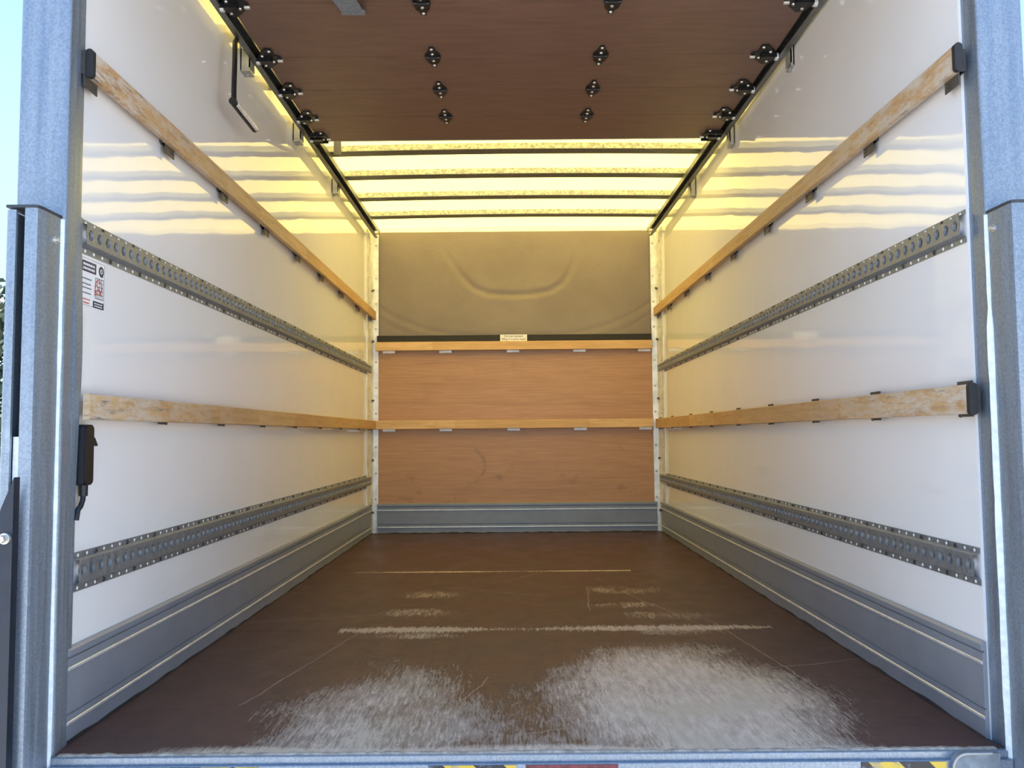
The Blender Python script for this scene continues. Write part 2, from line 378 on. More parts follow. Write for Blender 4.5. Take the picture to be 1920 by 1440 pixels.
# ------------------------------------------------------------------ kick plates
KP = [(0, 0), (.018, 0), (.018, .060), (.010, .0605), (.010, .0645), (.018, .065), (.018, .181), (.010, .1815), (.010, .186), (.023, .187), (.023, .199), (.012, .205), (0, .205)]
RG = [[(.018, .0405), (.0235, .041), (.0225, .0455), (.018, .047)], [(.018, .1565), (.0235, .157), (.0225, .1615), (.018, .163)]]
def kick(name, fn, a, b, label):
    o = tag(MB().prism(KP, fn, a, b).build(name, KICK), label, 'kick plate', kind='structure')
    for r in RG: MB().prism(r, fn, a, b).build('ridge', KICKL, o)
    k = 60; mb = MB(); rr = random.Random(len(name)); w0 = None
    for i in range(k + 1):                                   # uneven bead of dark sealant along the floor joint
        w = .019 + rr.random() * .005; h = .003 + rr.random() * .006; t = a + (b - a) * i / k
        mb.v += [fn(.017, .0005, t), fn(w, .0005, t), fn(.0185, h, t)]
    for i in range(k):
        q = i * 3; mb.f += [(q, q + 1, q + 4, q + 3), (q + 1, q + 2, q + 5, q + 4), (q + 2, q, q + 3, q + 5)]
    mb.build('sealant_bead', RUB, o); return o
kick('baseboard_left', lambda d, z, t: (-1.0 + d * .5, t, z), 1.85, YF - .01, 'grey ridged metal kick plate along the left wall')
kick('baseboard_right', lambda d, z, t: (1.0 - d * .5, t, z), 1.842, YF - .01, 'grey ridged metal kick plate along the right wall')
kick('baseboard_front', lambda d, z, t: (t, YF - .012 - d, z), -.955, .965, 'grey ridged metal kick plate below the plywood front wall')

# ------------------------------------------------------------------ aluminium corner angles
for s, nm, side in ((-1, 'trim_1', 'left'), (1, 'trim_2', 'right')):
    X0 = s * 1.0; fx = -s
    prof = [(X0, 5.60), (X0 + fx * .006, 5.60), (X0 + fx * .006, 5.755), (X0 + fx * .016, 5.772), (X0 + fx * .050, 5.780), (X0 + fx * .050, 5.787), (X0, 5.787)]
    o = tag(MB().prism(prof, XYZ, .004, 2.075).build(nm, ALU), 'bolted pale aluminium angle in the front %s corner' % side, 'corner trim', kind='structure')
    zz = 2.0; i = 0
    while zz > .1:
        MB().dome((X0 + fx * .034, 5.7775, zz), (0, -1, 0), .009, .007).build('bolt', BOLT, o)
        MB().dome((X0 + fx * .006, 5.67, zz - .01), (fx, 0, 0), .009, .005).build('bolt', BOLT, o)
        if i % 2 == 1: MB().cyl((X0 + fx * .012, 5.768, zz - .09), (X0 + fx * .020, 5.750, zz - .09), .008, 6).build('bolt', DARKM, o)
        zz -= .178 if i % 3 else .232; i += 1

# ------------------------------------------------------------------ timber rails
def timber_rail(side, z0a, z0b, h, y0, y1, ys, label, up_tab, dn_tab, cap=True):
    s = -1 if side == 'left' else 1
    xi, xo = s * .965, s * .981
    root = empty('timber_rail', label, 'rail', 'side timber rails')
    zf = lambda y: z0a + (z0b - z0a) * (y - y0) / (y1 - y0)
    rr = random.Random(int(z0a * 1000) + (s > 0)); y = y0 + .012; e = .002
    while y < y1 - .01:
        ln = rr.uniform(.16, .46); yb = min(y1, y + ln)
        if y1 - yb < .12: yb = y1
        vs = []
        for yy in (y, yb):
            z = zf(yy)
            vs += [(xi, yy, z + e), (xi + s * e, yy, z), (xo, yy, z), (xo, yy, z + h), (xi + s * e, yy, z + h), (xi, yy, z + h - e)]
        fs = [(i, (i + 1) % 6, 6 + (i + 1) % 6, 6 + i) for i in range(6)] + [(5, 4, 3, 2, 1, 0), (6, 7, 8, 9, 10, 11)]
        MB().add(vs, fs).build('timber_block', TIM_Y, root); y = yb
    # rounded rubber end cap
    z = zf(y0); xa, xb = sorted((xi - s * .001, xo + s * .001))
    if cap: MB().prism(rounded(xa, xb, z - .003, z + h + .003, .0085), XZY, y0, y0 + .013).build('end_cap', RUB, root, smooth=40)
    for yy in ys:
        z = zf(yy); b = MB()
        b.box(*sorted((s * .981, s * .9835)), yy - .03, yy + .03, z - dn_tab, z + h + up_tab)
        b.box(*sorted((s * .9835, s * .9995)), yy - .03, yy - .026, z + .004, z + h - .004)
        b.box(*sorted((s * .9835, s * .9995)), yy + .026, yy + .03, z + .004, z + h - .004)
        b.box(*sorted((s * .9965, s * .9995)), yy - .026, yy + .026, z + .004, z + h - .004)
        b.cyl((s * .981, yy + .016, z - dn_tab * .45), (s * .978, yy + .016, z - dn_tab * .45), .005, 6)
        b.build('bracket', DARKM, root)
    return root
UL = (1.868, 2.311, 2.762, 3.241, 3.728, 4.20, 4.70, 5.21, 5.65)
UR = (1.85, 2.297, 2.769, 3.24, 3.749, 4.257, 4.785, 5.31, 5.7)
ML = (2.296, 2.76, 3.217, 3.695, 4.174, 4.675, 5.205, 5.65)
MR = (1.85, 2.308, 2.768, 3.248, 3.714, 4.221, 4.713, 5.262, 5.68)
timber_rail('left', 1.480, 1.474, .060, 1.842, 5.775, UL, 'upper timber rubbing rail with black end cap on the left wall', 0, .026)
timber_rail('right', 1.459, 1.487, .058, 1.80, 5.775, UR, 'upper timber rubbing rail with black end cap on the right wall', 0, .026)
timber_rail('left', .703, .715, .058, 1.854, 5.775, ML, 'lower timber rubbing rail above the black control box on the left wall', 0, .006, False)
timber_rail('right', .698, .707, .064, 1.80, 5.775, MR, 'lower timber rubbing rail with scuffed near end on the right wall', .009, .006)
def front_rail(z0, z1, label):
    root = empty('timber_rail', label, 'rail', 'front timber rails'); rr = random.Random(int(z0 * 100)); x = -.963; y0, y1 = 5.742, 5.766; e = .002
    while x < .945:
        xb = min(.945, x + rr.uniform(.14, .42))
        if .945 - xb < .1: xb = .945
        pr = [(y0, z0 + e), (y0 + e, z0), (y1, z0), (y1, z1), (y0 + e, z1), (y0, z1 - e)]
        MB().prism(pr, YZX, x, xb).build('timber_block', TIM_X, root); x = xb
    for bx in (-.875, -.483, -.015, .446, .895):
        b = MB(); b.box(bx - .043, bx + .043, 5.766, 5.7685, z0 - .016, z1 - .01); b.box(bx - .043, bx + .043, 5.7685, 5.788, z0 - .016, z0 - .0135)
        b.cyl((bx - .03, 5.766, z0 - .008), (bx - .03, 5.763, z0 - .008), .004, 6); b.cyl((bx + .03, 5.766, z0 - .008), (bx + .03, 5.763, z0 - .008), .004, 6)
        b.build('bracket', ALU, root)
front_rail(1.256, 1.3155, 'timber rail across the front wall just under the black strip')
front_rail(.714, .773, 'timber rail across the middle of the plywood front wall')

# black strip and its sticker
tag(MB().box(-.958, .945, 5.765, 5.788, 1.317, 1.3615).build('edge_strip', RUB), 'black rubber strip across the front wall under the beige panel', 'strip')
def text_mesh(body, size, mat, name, parent, origin, ex, ey, align='CENTER', off=.0006):
    cu = bpy.data.curves.new(name, 'FONT'); cu.body = body; cu.size = size; cu.align_x = align; cu.align_y = 'CENTER'; cu.offset = .0
    t = bpy.data.objects.new('tmp', cu); COL.objects.link(t); bpy.context.view_layer.update()
    me = bpy.data.meshes.new_from_object(t); bpy.data.objects.remove(t); bpy.data.curves.remove(cu)
    ex, ey = Vector(ex), Vector(ey); nz_ = ex.cross(ey); o_ = Vector(origin) + nz_ * off
    for v in me.vertices: v.co = o_ + ex * v.co.x + ey * v.co.y
    me.materials.clear(); me.materials.append(mat); me.name = name
    o = bpy.data.objects.new(name, me); COL.objects.link(o); o.parent = parent; return o
stk = tag(MB().box(-.103, .083, 5.7635, 5.765, 1.317, 1.3635).build('load_sticker', WHITE), 'small white load limit sticker on the black strip', 'sticker')
text_mesh('Do not exceed', .021, DBOLT, 'lettering', stk, (-.01, 5.7635, 1.352), (1, 0, 0), (0, 0, 1))
text_mesh('85kg in Luton head', .0215, DBOLT, 'lettering', stk, (-.01, 5.7635, 1.331), (1, 0, 0), (0, 0, 1))

# ------------------------------------------------------------------ perforated cargo tracks
def cargo_track(side, z0, z1, y1, label):
    s = -1 if side == 'left' else 1
    P = lambda d, y, z: (s * (1.0 - d), y, z)
    H = z1 - z0; fz0, fz1 = z0 + H * .245, z1 - H * .185        # raised face
    D = .016; y0 = 1.872 if s < 0 else 1.848; pitch = .0400; cnt = int((y1 - y0) / pitch); y1 = y0 + cnt * pitch
    root = None; mb = MB()
    # flanges and sloping shoulders
    for za, da, zb, db in ((z0, .0025, fz0 - .007, .0025), (fz0 - .007, .0025, fz0, D), (fz1, D, fz1 + .004, .0025), (fz1 + .004, .0025, z1, .0025)):
        mb.add([P(da, y0, za), P(da, y1, za), P(db, y1, zb), P(db, y0, zb)], [(0, 1, 2, 3)])
    for z in (z0, z1): mb.add([P(0, y0, z), P(0, y1, z), P(.0025, y1, z), P(.0025, y0, z)], [(0, 1, 2, 3)])
    ns = 16; r = .0112; zc = (fz0 + fz1) / 2 + .001; rz = .0125
    for c in range(cnt):
        ya, yb = y0 + c * pitch, y0 + (c + 1) * pitch; yc = (ya + yb) / 2; vs = []
        for k in range(ns):
            t = 2 * math.pi * (k + .5) / ns; cy, cz = math.cos(t), math.sin(t)
            q = min((pitch / 2) / abs(cy), ((fz1 - zc) if cz > 0 else (zc - fz0)) / abs(cz)); yy, zz = yc + cy * q, zc + cz * q
            vs.append(P(D, yy, zz))
        vs += [P(D, yc + r * math.cos(2 * math.pi * (k + .5) / ns), zc + rz * math.sin(2 * math.pi * (k + .5) / ns)) for k in range(ns)]
        vs += [P(D - .0075, yc + r * .86 * math.cos(2 * math.pi * (k + .5) / ns), zc + rz * .86 * math.sin(2 * math.pi * (k + .5) / ns)) for k in range(ns)]
        cs = [P(D, ya, fz0), P(D, yb, fz0), P(D, yb, fz1), P(D, ya, fz1)]
        fs = [(k, (k + 1) % ns, ns + (k + 1) % ns, ns + k) for k in range(ns)] + [(ns + k, ns + (k + 1) % ns, 2 * ns + (k + 1) % ns, 2 * ns + k) for k in range(ns)]
        b = 3 * ns
        # corner triangles so that the cell is a full rectangle
        def near(sy, sz):
            best = [k for k in range(ns) if (math.cos(2 * math.pi * (k + .5) / ns) * sy > 0 and math.sin(2 * math.pi * (k + .5) / ns) * sz > 0)]
            for k in best:
                k2 = (k + 1) % ns
                if k2 in best:
                    a_, c_ = vs[k], vs[k2]
                    if abs(abs(a_[1] - yc) - pitch / 2) < 1e-6 and abs(abs(c_[1] - yc) - pitch / 2) > 1e-6 or abs(abs(c_[1] - yc) - pitch / 2) < 1e-6 and abs(abs(a_[1] - yc) - pitch / 2) > 1e-6: return (k, k2)
            return None
        for ci, (sy, sz) in enumerate(((-1, -1), (1, -1), (1, 1), (-1, 1))):
            e_ = near(sy, sz)
            if e_: fs.append((e_[0], e_[1], b + ci))
        mb.add(vs + cs, fs)
    root = mb.build('cargo_track', GALV_IN); tag(root, label, 'cargo track', 'perforated cargo tracks')
    # added pale discs for flange holes over the white wall, plus dark screws
    rv, dk = MB(), MB(); d = Vector((-s, 0, 0))
    for c in range(cnt):
        for z in (z0 + H * .085, z1 - H * .085):
            yy = y0 + (c + .5) * pitch
            if (c + (z > (z0 + z1) / 2)) % 4 == 3: dk.dome(P(.0025, yy, z), d, .0062, .003, 7)
            else: rv.dome(P(.0025, yy, z), d, .0042, .0012, 7)
    tag(rv.build('hole_discs', WHITE, root), kind='stuff'); tag(dk.build('screws', DBOLT, root), kind='stuff')
cargo_track('left', 1.083, 1.161, 5.745, 'upper galvanised perforated cargo track on the left wall')
cargo_track('right', 1.083, 1.157, 5.79, 'upper galvanised perforated cargo track on the right wall')
cargo_track('left', .320, .407, 5.745, 'lower galvanised perforated cargo track above the left kick plate')
cargo_track('right', .323, .405, 5.79, 'lower galvanised perforated cargo track above the right kick plate')

# ------------------------------------------------------------------ roller door stowed under the roof
DZ = 2.05
TRX = lambda y: .976 + (.936 - .976) * (y - 2.2) / (5.7 - 2.2)
door = empty('roller_door', 'open roller shutter of brown plywood panels stowed flat under the roof', 'roller door')
seams = [3.845, 3.552, 3.272, 2.98, 2.597, 2.20, 1.90]
XL, XR = -.918, .925
for i in range(len(seams) - 1):
    g = .0020 if i in (1, 2) else .0012
    MB().box(XL, TRX((seams[i] + seams[i + 1]) / 2) - .0205, seams[i + 1] + g, seams[i] - g, DZ, DZ + .018).build('door_panel', DOORPLY, door)
MB().box(XL, XR, 3.845, 3.853, DZ - .001, DZ + .022).build('end_seal', BRKT, door)
def plate_bolts(o, pts, r=.0065):
    for x, y, z in pts: MB().dome((x, y, z), (0, 0, -1), r, .005, 8).build('bolt', BOLT, o)
hp = [(p * .68, q * 1.25) for p, q in [(-.012, .062), (.012, .062), (.016, .045), (.034, .030), (.036, .010), (.042, .006), (.042, -.012), (.034, -.022), (.022, -.036), (.014, -.056), (.008, -.062), (-.008, -.062), (-.014, -.056), (-.022, -.036), (-.034, -.022), (-.042, -.012), (-.042, .006), (-.036, .010), (-.034, .030), (-.016, .045)]]
for ys in seams[1:-1]:
    for hx in (-.302, .312):
        mb = MB(); mb.prism(hp, lambda p, q, t: (hx + p, ys + q, t), DZ - .005, DZ - .0003)
        mb.cyl((hx - .026, ys, DZ - .006), (hx + .026, ys, DZ - .006), .007, 10)
        mb.box(hx - .016, hx + .016, ys - .014, ys - .008, DZ - .010, DZ - .004)
        h = mb.build('hinge', HINGE, door, smooth=30)
        plate_bolts(h, [(hx, ys + q, DZ - .005) for q in (.064, .026, -.026, -.064)], .006)
def roller_hinge(s, y, end=False):
    hx = -.905 if s < 0 else .912; tx = -.940 if s < 0 else track_x(y) - .012
    mb = MB()
    if not end:
        pr = [(p, q * 1.3) for p, q in [(-.040, .052), (-.010, .058), (.035, .020), (.048, .004), (.048, -.012), (.030, -.018), (.030, -.056), (.006, -.058), (-.030, -.020), (-.044, -.006), (-.044, .02)]]
    else:
        pr = [(-.045, .045), (.030, .045), (.036, .040), (.036, -.052), (.030, -.055), (-.045, -.055)]
    f = -1 if s > 0 else 1
    mb.prism([(f * p, q) for p, q in pr], lambda p, q, t: (hx + p, y + q, t), DZ - .006, DZ - .0003)
    mb.box(min(hx - f * .042, hx + f * .014), max(hx - f * .042, hx + f * .014), y - .014, y + .014, DZ - .020, DZ - .006)
    if end:
        mb.box(hx - .04, hx + .034, y - .052, y - .047, DZ - .018, DZ - .006); mb.box(hx - .04, hx + .034, y + .036, y + .041, DZ - .018, DZ - .006)
    h = mb.build('roller_hinge', HINGE, door)
    plate_bolts(h, [(hx + f * p, y + q, DZ - .006) for p, q in ((-.024, .052), (.014, .022), (.019, -.060), (-.016, -.024))])
    ax = MB(); ax.cyl((hx + f * .054, y, DZ - .013), (hx + f * .036, y, DZ - .013), .0065, 8); ax.cyl((hx - f * .04, y, DZ - .013), (tx, y, DZ - .013), .0055, 8); ax.build('axle', BOLT, h)
    MB().cyl((tx - .006, y, DZ - .013), (tx + .006, y, DZ - .013), .014, 14).build('roller', LENS, h)
def track_x(y): return TRX(y)
for ys in seams[1:-1]:
    roller_hinge(-1, ys); roller_hinge(1, ys)
roller_hinge(-1, 3.79, True); roller_hinge(1, 3.80, True)
# hand strap fixed to the door
st = MB()
def slab(x0, x1, ya, za, yb, zb, t):
    st.add([(x0, ya, za), (x1, ya, za), (x1, yb, zb), (x0, yb, zb), (x0, ya, za + t), (x1, ya, za + t), (x1, yb, zb + t), (x0, yb, zb + t)], [(3, 2, 1, 0), (4, 5, 6, 7), (0, 1, 5, 4), (1, 2, 6, 5), (2, 3, 7, 6), (3, 0, 4, 7)])
slab(-.562, -.492, 2.44, 1.985, 2.645, DZ - .014, .004); slab(-.567, -.497, 2.46, 2.003, 2.650, DZ - .0065, .004); slab(-.567, -.492, 2.638, DZ - .014, 2.652, DZ - .013, .0125)
st.build('pull_strap', STRAP, door)
# webbing end hooked from the door to the first open bow
ws = MB(); ws.add([(-.853, 3.853, DZ + .006), (-.817, 3.853, DZ + .006), (-.877, 4.150, 2.0895), (-.916, 4.150, 2.0895), (-.853, 3.853, DZ + .011), (-.817, 3.853, DZ + .011), (-.877, 4.150, 2.0935), (-.916, 4.150, 2.0935)], [(0, 1, 2, 3), (7, 6, 5, 4), (0, 4, 5, 1), (1, 5, 6, 2), (2, 6, 7, 3), (3, 7, 4, 0)]); ws.build('tether_strap', BRKT, door)

# tracks the door rides in
def door_track(side):
    s = -1 if side == 'left' else 1
    root = empty('door_track', 'dark steel roller door track along the top of the %s wall' % side, 'door track', 'door tracks')
    xc = (lambda y: -.946) if s < 0 else TRX
    # outline: (offset towards the van middle, height)
    prof = [(-.019, 2.036), (.002, 2.033), (.004, 2.036), (.003, 2.039), (-.0155, 2.042), (-.0155, 2.082), (.016, 2.082), (.016, 2.058), (.019, 2.058), (.019, 2.085), (-.019, 2.085)]
    mb = MB(); m = len(prof); ks = 12
    for i in range(ks + 1):
        y = 1.88 + (5.70 - 1.88) * i / ks
        mb.v += [(xc(y) - s * p, y, q) for p, q in prof]
    for i in range(ks):
        for j in range(m):
            a = i * m + j; b = i * m + (j + 1) % m; mb.f.append((a, b, b + m, a + m))
    mb.f += [tuple(range(m)), tuple(ks * m + j for j in range(m - 1, -1, -1))]
    mb.build('rail', GALV_DOOR, root)
    for yb in ((2.24, 2.985, 3.712, 4.52) if s < 0 else (2.2, 2.945, 3.752, 4.555)):
        b = MB(); xa, xb = xc(yb) + s * .019, s * .9995; lo, hi = sorted((xa, xb)); bz = 1.995 if s < 0 else 1.978
        b.box(lo, hi, yb - .028, yb - .024, bz, 2.075); b.box(*sorted((s * .9955, s * .9995)), yb - .028, yb + .028, bz, 2.10); b.box(lo, hi, yb - .028, yb + .028, bz - .004, bz)
        b.box(*sorted((xa, xa + s * .004)), yb - .028, yb + .028, bz + .008, 2.075); b.cyl(((lo + hi) / 2, yb, bz - .004), ((lo + hi) / 2, yb, bz - .014), .005, 6)
        b.build('bracket', BRKT, root)
door_track('left'); door_track('right')

# ------------------------------------------------------------------ work lamp on the left wall
lamp = empty('work_lamp', 'slim tube lamp on a black flexible stalk under the left door track', 'lamp')
MB().tube([(-.962, 2.80, 2.03), (-.955, 2.765, 2.005), (-.945, 2.735, 1.965), (-.938, 2.715, 1.915), (-.934, 2.700, 1.86), (-.932, 2.692, 1.80), (-.931, 2.690, 1.772)], .0085, 10).build('stalk', BLACK, lamp, smooth=50)
MB().cyl((-.931, 2.676, 1.764), (-.931, 2.915, 1.758), .0125, 14).build('body', BLACK, lamp, smooth=50)
ln_ = [(-.006 + .017 * math.cos(t) * .62, .004 + .017 * math.sin(t) * .62) for t in [math.radians(-60 + 170 * i / 10) for i in range(11)]]
lb = [o for o in COL.objects if o.parent == lamp and o.name.startswith('body')][0]
MB().prism([(-.931 + .011 * math.cos(math.radians(a)) + .0045, 1.7625 + .011 * math.sin(math.radians(a))) for a in range(-75, 106, 18)], lambda p, q, t: (p, t, q - (t - 2.69) * .025), 2.695, 2.905).build('lens', LENS, lb, smooth=50)

# ------------------------------------------------------------------ warning sign on the left wall
SX = -.9985
sign = tag(MB().box(-.9998, SX, 1.872, 1.990, .962, 1.0795).build('warning_sign', WHITE), 'white instruction sign with navy and red print beside the left rear post', 'sign')
def ink(y0, y1, f0, f1, mat, name='print_block', lift=.0004):
    zt, H = 1.0795, .1175
    return MB().box(SX, SX + lift, y0, y1, zt - f1 * H, zt - f0 * H).build(name, mat, sign)
ink(1.879, 1.946, .09, .30, NAVY)
for f in (.135, .215):
    rr = random.Random(int(f * 1000)); y = 1.886
    while y < 1.938:
        w = rr.uniform(.003, .008); ink(y, min(y + w, 1.94), f, f + .045, WHITE, 'letter_stroke', .0008); y += w + .0022
mb = MB(); mb.cyl((SX, 1.9705, 1.0565), (SX + .0004, 1.9705, 1.0565), .0125, 20); emb = mb.build('emblem', NAVY, sign)
mb = MB(); mb.cyl((SX, 1.9705, 1.0565), (SX + .0008, 1.9705, 1.0565), .0055, 14); mb.build('emblem_ring', WHITE, emb)
mb = MB(); mb.cyl((SX, 1.9705, 1.0565), (SX + .0010, 1.9705, 1.0565), .0030, 12); mb.build('emblem_dot', NAVY, emb)
ink(1.966, 1.980, .285, .305, NAVY, 'emblem_tail')
rr = random.Random(5)
for f in (.43, .53, .61, .71):
    y = 1.884
    while y < 1.922:
        w = rr.uniform(.003, .008); ink(y, min(y + w, 1.925), f, f + .022, NAVY, 'letter_stroke'); y += w + .002
for f in (.83, .90):
    y = 1.884
    while y < 1.918:
        w = rr.uniform(.003, .007); ink(y, min(y + w, 1.92), f, f + .028, RED, 'letter_stroke'); y += w + .002
for y in (1.944, 1.953, 1.962, 1.971, 1.980): ink(y, y + .0013, .34, .78, DBOLT, 'rack_bar')
for f in (.36, .44, .52, .60, .68, .76): ink(1.944, 1.981, f, f + .010, DBOLT, 'rack_bar')
mb = MB(); R0 = []
for i in range(28):
    t = 2 * math.pi * i / 28
    for rr_ in (.0150, .0172): R0.append((SX + .0006, 1.958 + rr_ * math.cos(t), 1.016 + rr_ * 1.05 * math.sin(t)))
mb.add(R0, [(2 * i, 2 * i + 1, (2 * i + 3) % 56, (2 * i + 2) % 56) for i in range(28)]); mb.build('ban_ring', RED, sign)
for (ya, za, yb, zb) in ((1.943, 1.026, 1.972, 1.004), (1.938, 1.008, 1.949, .994), (1.938, .994, 1.949, 1.008), (1.955, 1.012, 1.975, 1.000)):
    mb = MB(); d = Vector((0, yb - ya, zb - za)).normalized(); p = Vector((0, -d.z, d.y)) * .0010
    mb.add([Vector((SX + .0007, ya, za)) + p, Vector((SX + .0007, yb, zb)) + p, Vector((SX + .0007, yb, zb)) - p, Vector((SX + .0007, ya, za)) - p], [(0, 1, 2, 3)]); mb.build('ban_stroke', RED, sign)
ink(1.934, 1.984, .83, .965, NAVY)
for f in (.865, .915):
    y = 1.940
    while y < 1.975:
        w = rr.uniform(.003, .007); ink(y, min(y + w, 1.978), f, f + .022, WHITE, 'letter_stroke', .0008); y += w + .002
mb = MB(); mb.box(SX, SX + .0004, 1.8755, 1.9865, 1.0745, 1.0752); mb.box(SX, SX + .0004, 1.8755, 1.9865, .9665, .9672); mb.box(SX, SX + .0004, 1.9858, 1.9865, .9672, 1.0745); mb.build('border_line', DBOLT, sign)

# ------------------------------------------------------------------ black control box
cb = empty('control_box', 'black plastic control box on the left wall behind the rear post', 'control box')
MB().prism(rounded(1.868, 1.908, .556, .692, .008, 4), YZX, -.9985, -.977).build('body', BLACK, cb, smooth=40)
lid = MB().prism(rounded(1.870, 1.906, .559, .689, .008, 4), YZX, -.977, -.974).build('lid', BLACK, cb, smooth=40)
MB().prism([(1.908, .664), (1.915, .662), (1.928, .645), (1.923, .643), (1.908, .650)], YZX, -.990, -.976).build('latch', BLACK, lid)
MB().cyl((-.986, 1.886, .558), (-.986, 1.886, .532), .010, 10).build('gland', BLACK, cb, smooth=40)
MB().tube([(-.986, 1.886, .536), (-.986, 1.885, .524), (-.987, 1.878, .510), (-.988, 1.868, .502), (-.990, 1.866, .48)], .006, 8).build('cable', BLACK, cb, smooth=50)

# ------------------------------------------------------------------ rear posts and lift columns
def rear_post(side):
    s = -1 if side == 'left' else 1
    xi, xo = (.984, 1.094) if s < 0 else (1.005, 1.106)
    root = empty('rear_post', 'galvanised square steel post at the %s side of the rear opening' % side, 'post', 'rear frame posts')
    xb = .993 if s < 0 else 1.007
    pr = [(xb, 1.862)] + [(xi + .010 + .010 * math.cos(math.radians(t)), 1.79 + .010 * math.sin(math.radians(t))) for t in range(180, 271, 15)] + [(xo - .010 + .010 * math.cos(math.radians(t)), 1.79 + .010 * math.sin(math.radians(t))) for t in range(270, 361, 15)] + [(xo, 1.862)]
    MB().prism([(s * p, q) for p, q in pr], XYZ, -.30, 2.20).build('tube', GALV, root, smooth=30)
    # rolled lip on the inner face of the post
    mb = MB(); ks = 40
    for i in range(ks + 1):
        z = -.30 + 1.46 * i / ks; o_ = .001 + (.008 if s < 0 else .001) * math.exp(-((z - .85) / .2) ** 2)
        mb.v += [(s * (xb - o_), 1.835, z), (s * (xb - o_), 1.8645, z), (s * (xb + .004), 1.8645, z), (s * (xb + .004), 1.835, z)]
    for i in range(ks):
        for j in range(4):
            a = i * 4 + j; b = i * 4 + (j + 1) % 4; mb.f.append((a, b, b + 4, a + 4))
    mb.f += [(3, 2, 1, 0), tuple(ks * 4 + j for j in range(4))]
    mb.build('seal_lip', GALV, root, smooth=30)
    return root
rear_post('left'); rear_post('right')
def lift_column(side):
    s = -1 if side == 'left' else 1
    root = empty('lift_column', 'galvanised tail lift guide column fixed to the %s rear post' % side, 'lift column', 'tail lift columns')
    a = .991 if s < 0 else 1.0055
    zt = 1.135 if s < 0 else 1.128
    P = lambda pts: [(s * (a + p), q) for p, q in pts]
    main = [(0, 1.7795), (0, 1.701), (.003, 1.693), (.010, 1.690), (.0275, 1.690), (.0275, 1.697), (.0225, 1.699), (.0225, 1.745), (.0465, 1.745), (.0465, 1.7795)]
    MB().prism(P(main), XYZ, -.55, zt).build('channel', GALV, root, smooth=35)
    strip = [(.0455, 1.690), (.0615, 1.690), (.066, 1.694), (.066, 1.7795), (.060, 1.7795), (.060, 1.697), (.0455, 1.697)]
    MB().prism(P(strip), XYZ, .52, zt - .004).build('outer_flange', GALV, root, smooth=35)
    MB().prism(P([(.0225, 1.7455), (.060, 1.7455), (.060, 1.7495), (.0225, 1.7495)]), XYZ, .62, zt - .004).build('slot_lining', RUB, root)
    MB().prism(P([(.028, 1.700), (.0445, 1.700), (.0445, 1.742), (.028, 1.742)]), XYZ, .575, .665).build('bright_gap_block', SEAL, root)  # added pale block standing in for brightness through the open slot
    cap = [(-.001, 1.7795), (-.001, 1.701), (.002, 1.692), (.010, 1.688), (.0655, 1.688), (.0655, 1.7795)]
    MB().prism(P(cap), XYZ, zt, zt + .006).build('cap', CAPM, root)
    k = 40; mb = MB(); rr = random.Random(3 + s)          # uneven bead of sealant between column and post
    for i in range(k + 1):
        z = -.50 + (zt - .515) * i / k + (0.0 if i < k else 0); w = .0045 + rr.random() * .0018
        if s > 0 and z < .03: w += .004
        mb.v += [(s * (a - w), 1.7798, z), (s * (a - w * .5), 1.7798 - w * .8, z), (s * (a + .0005), 1.7798 - w * .9, z), (s * (a + .0005), 1.7798, z)]
    zz = [-.50 + (zt - .002 + .50) * i / k for i in range(k + 1)]
    for i in range(k + 1):
        for j in range(4):
            v = mb.v[i * 4 + j]; mb.v[i * 4 + j] = (v[0], v[1], zz[i])
    for i in range(k):
        for j in range(3):
            q = i * 4 + j; mb.f.append((q, q + 1, q + 5, q + 4))
    mb.build('sealant_bead', SEAL, root, smooth=60)
    bz = 1.082 if s < 0 else 1.090
    b = MB(); b.cyl((s * a, 1.752, bz), (s * (a - .003), 1.752, bz), .0085, 12); b.cyl((s * (a - .003), 1.752, bz), (s * (a - .009), 1.752, bz), .0060, 6); b.cyl((s * (a - .009), 1.752, bz), (s * (a - .011), 1.752, bz), .0035, 8)
    b.build('bolt', BOLT, root, smooth=30)
    return root
lift_column('left'); lift_column('right')

# dark blue arm plate of the tail lift outside the left column
arm = empty('lift_arm_plate', 'dark blue steel lift plate with a bolt left of the left column', 'lift plate')
MB().prism([(-1.003, .585), (-1.003, -.60), (-1.20, -.60), (-1.20, .20), (-1.033, .51)], XZY, 1.652, 1.672).build('plate', TLIFT, arm)
b = MB(); b.cyl((-1.016, 1.652, .466), (-1.016, 1.646, .466), .011, 14); b.cyl((-1.016, 1.646, .466), (-1.016, 1.634, .466), .0075, 6); b.build('bolt', BOLT, arm, smooth=30)
b = MB(); b.box(-1.20, -1.10, 1.672, 1.86, -.30, -.10); b.build('mounting_block', TLIFT, arm)

# header beam over the opening
tag(MB().prism(rounded(1.78, 1.862, 1.98, 2.12, .008, 3), YZX, -.983, .9995).build('rear_header', GALV, smooth=30), 'galvanised header beam joining the two rear posts overhead', 'beam')

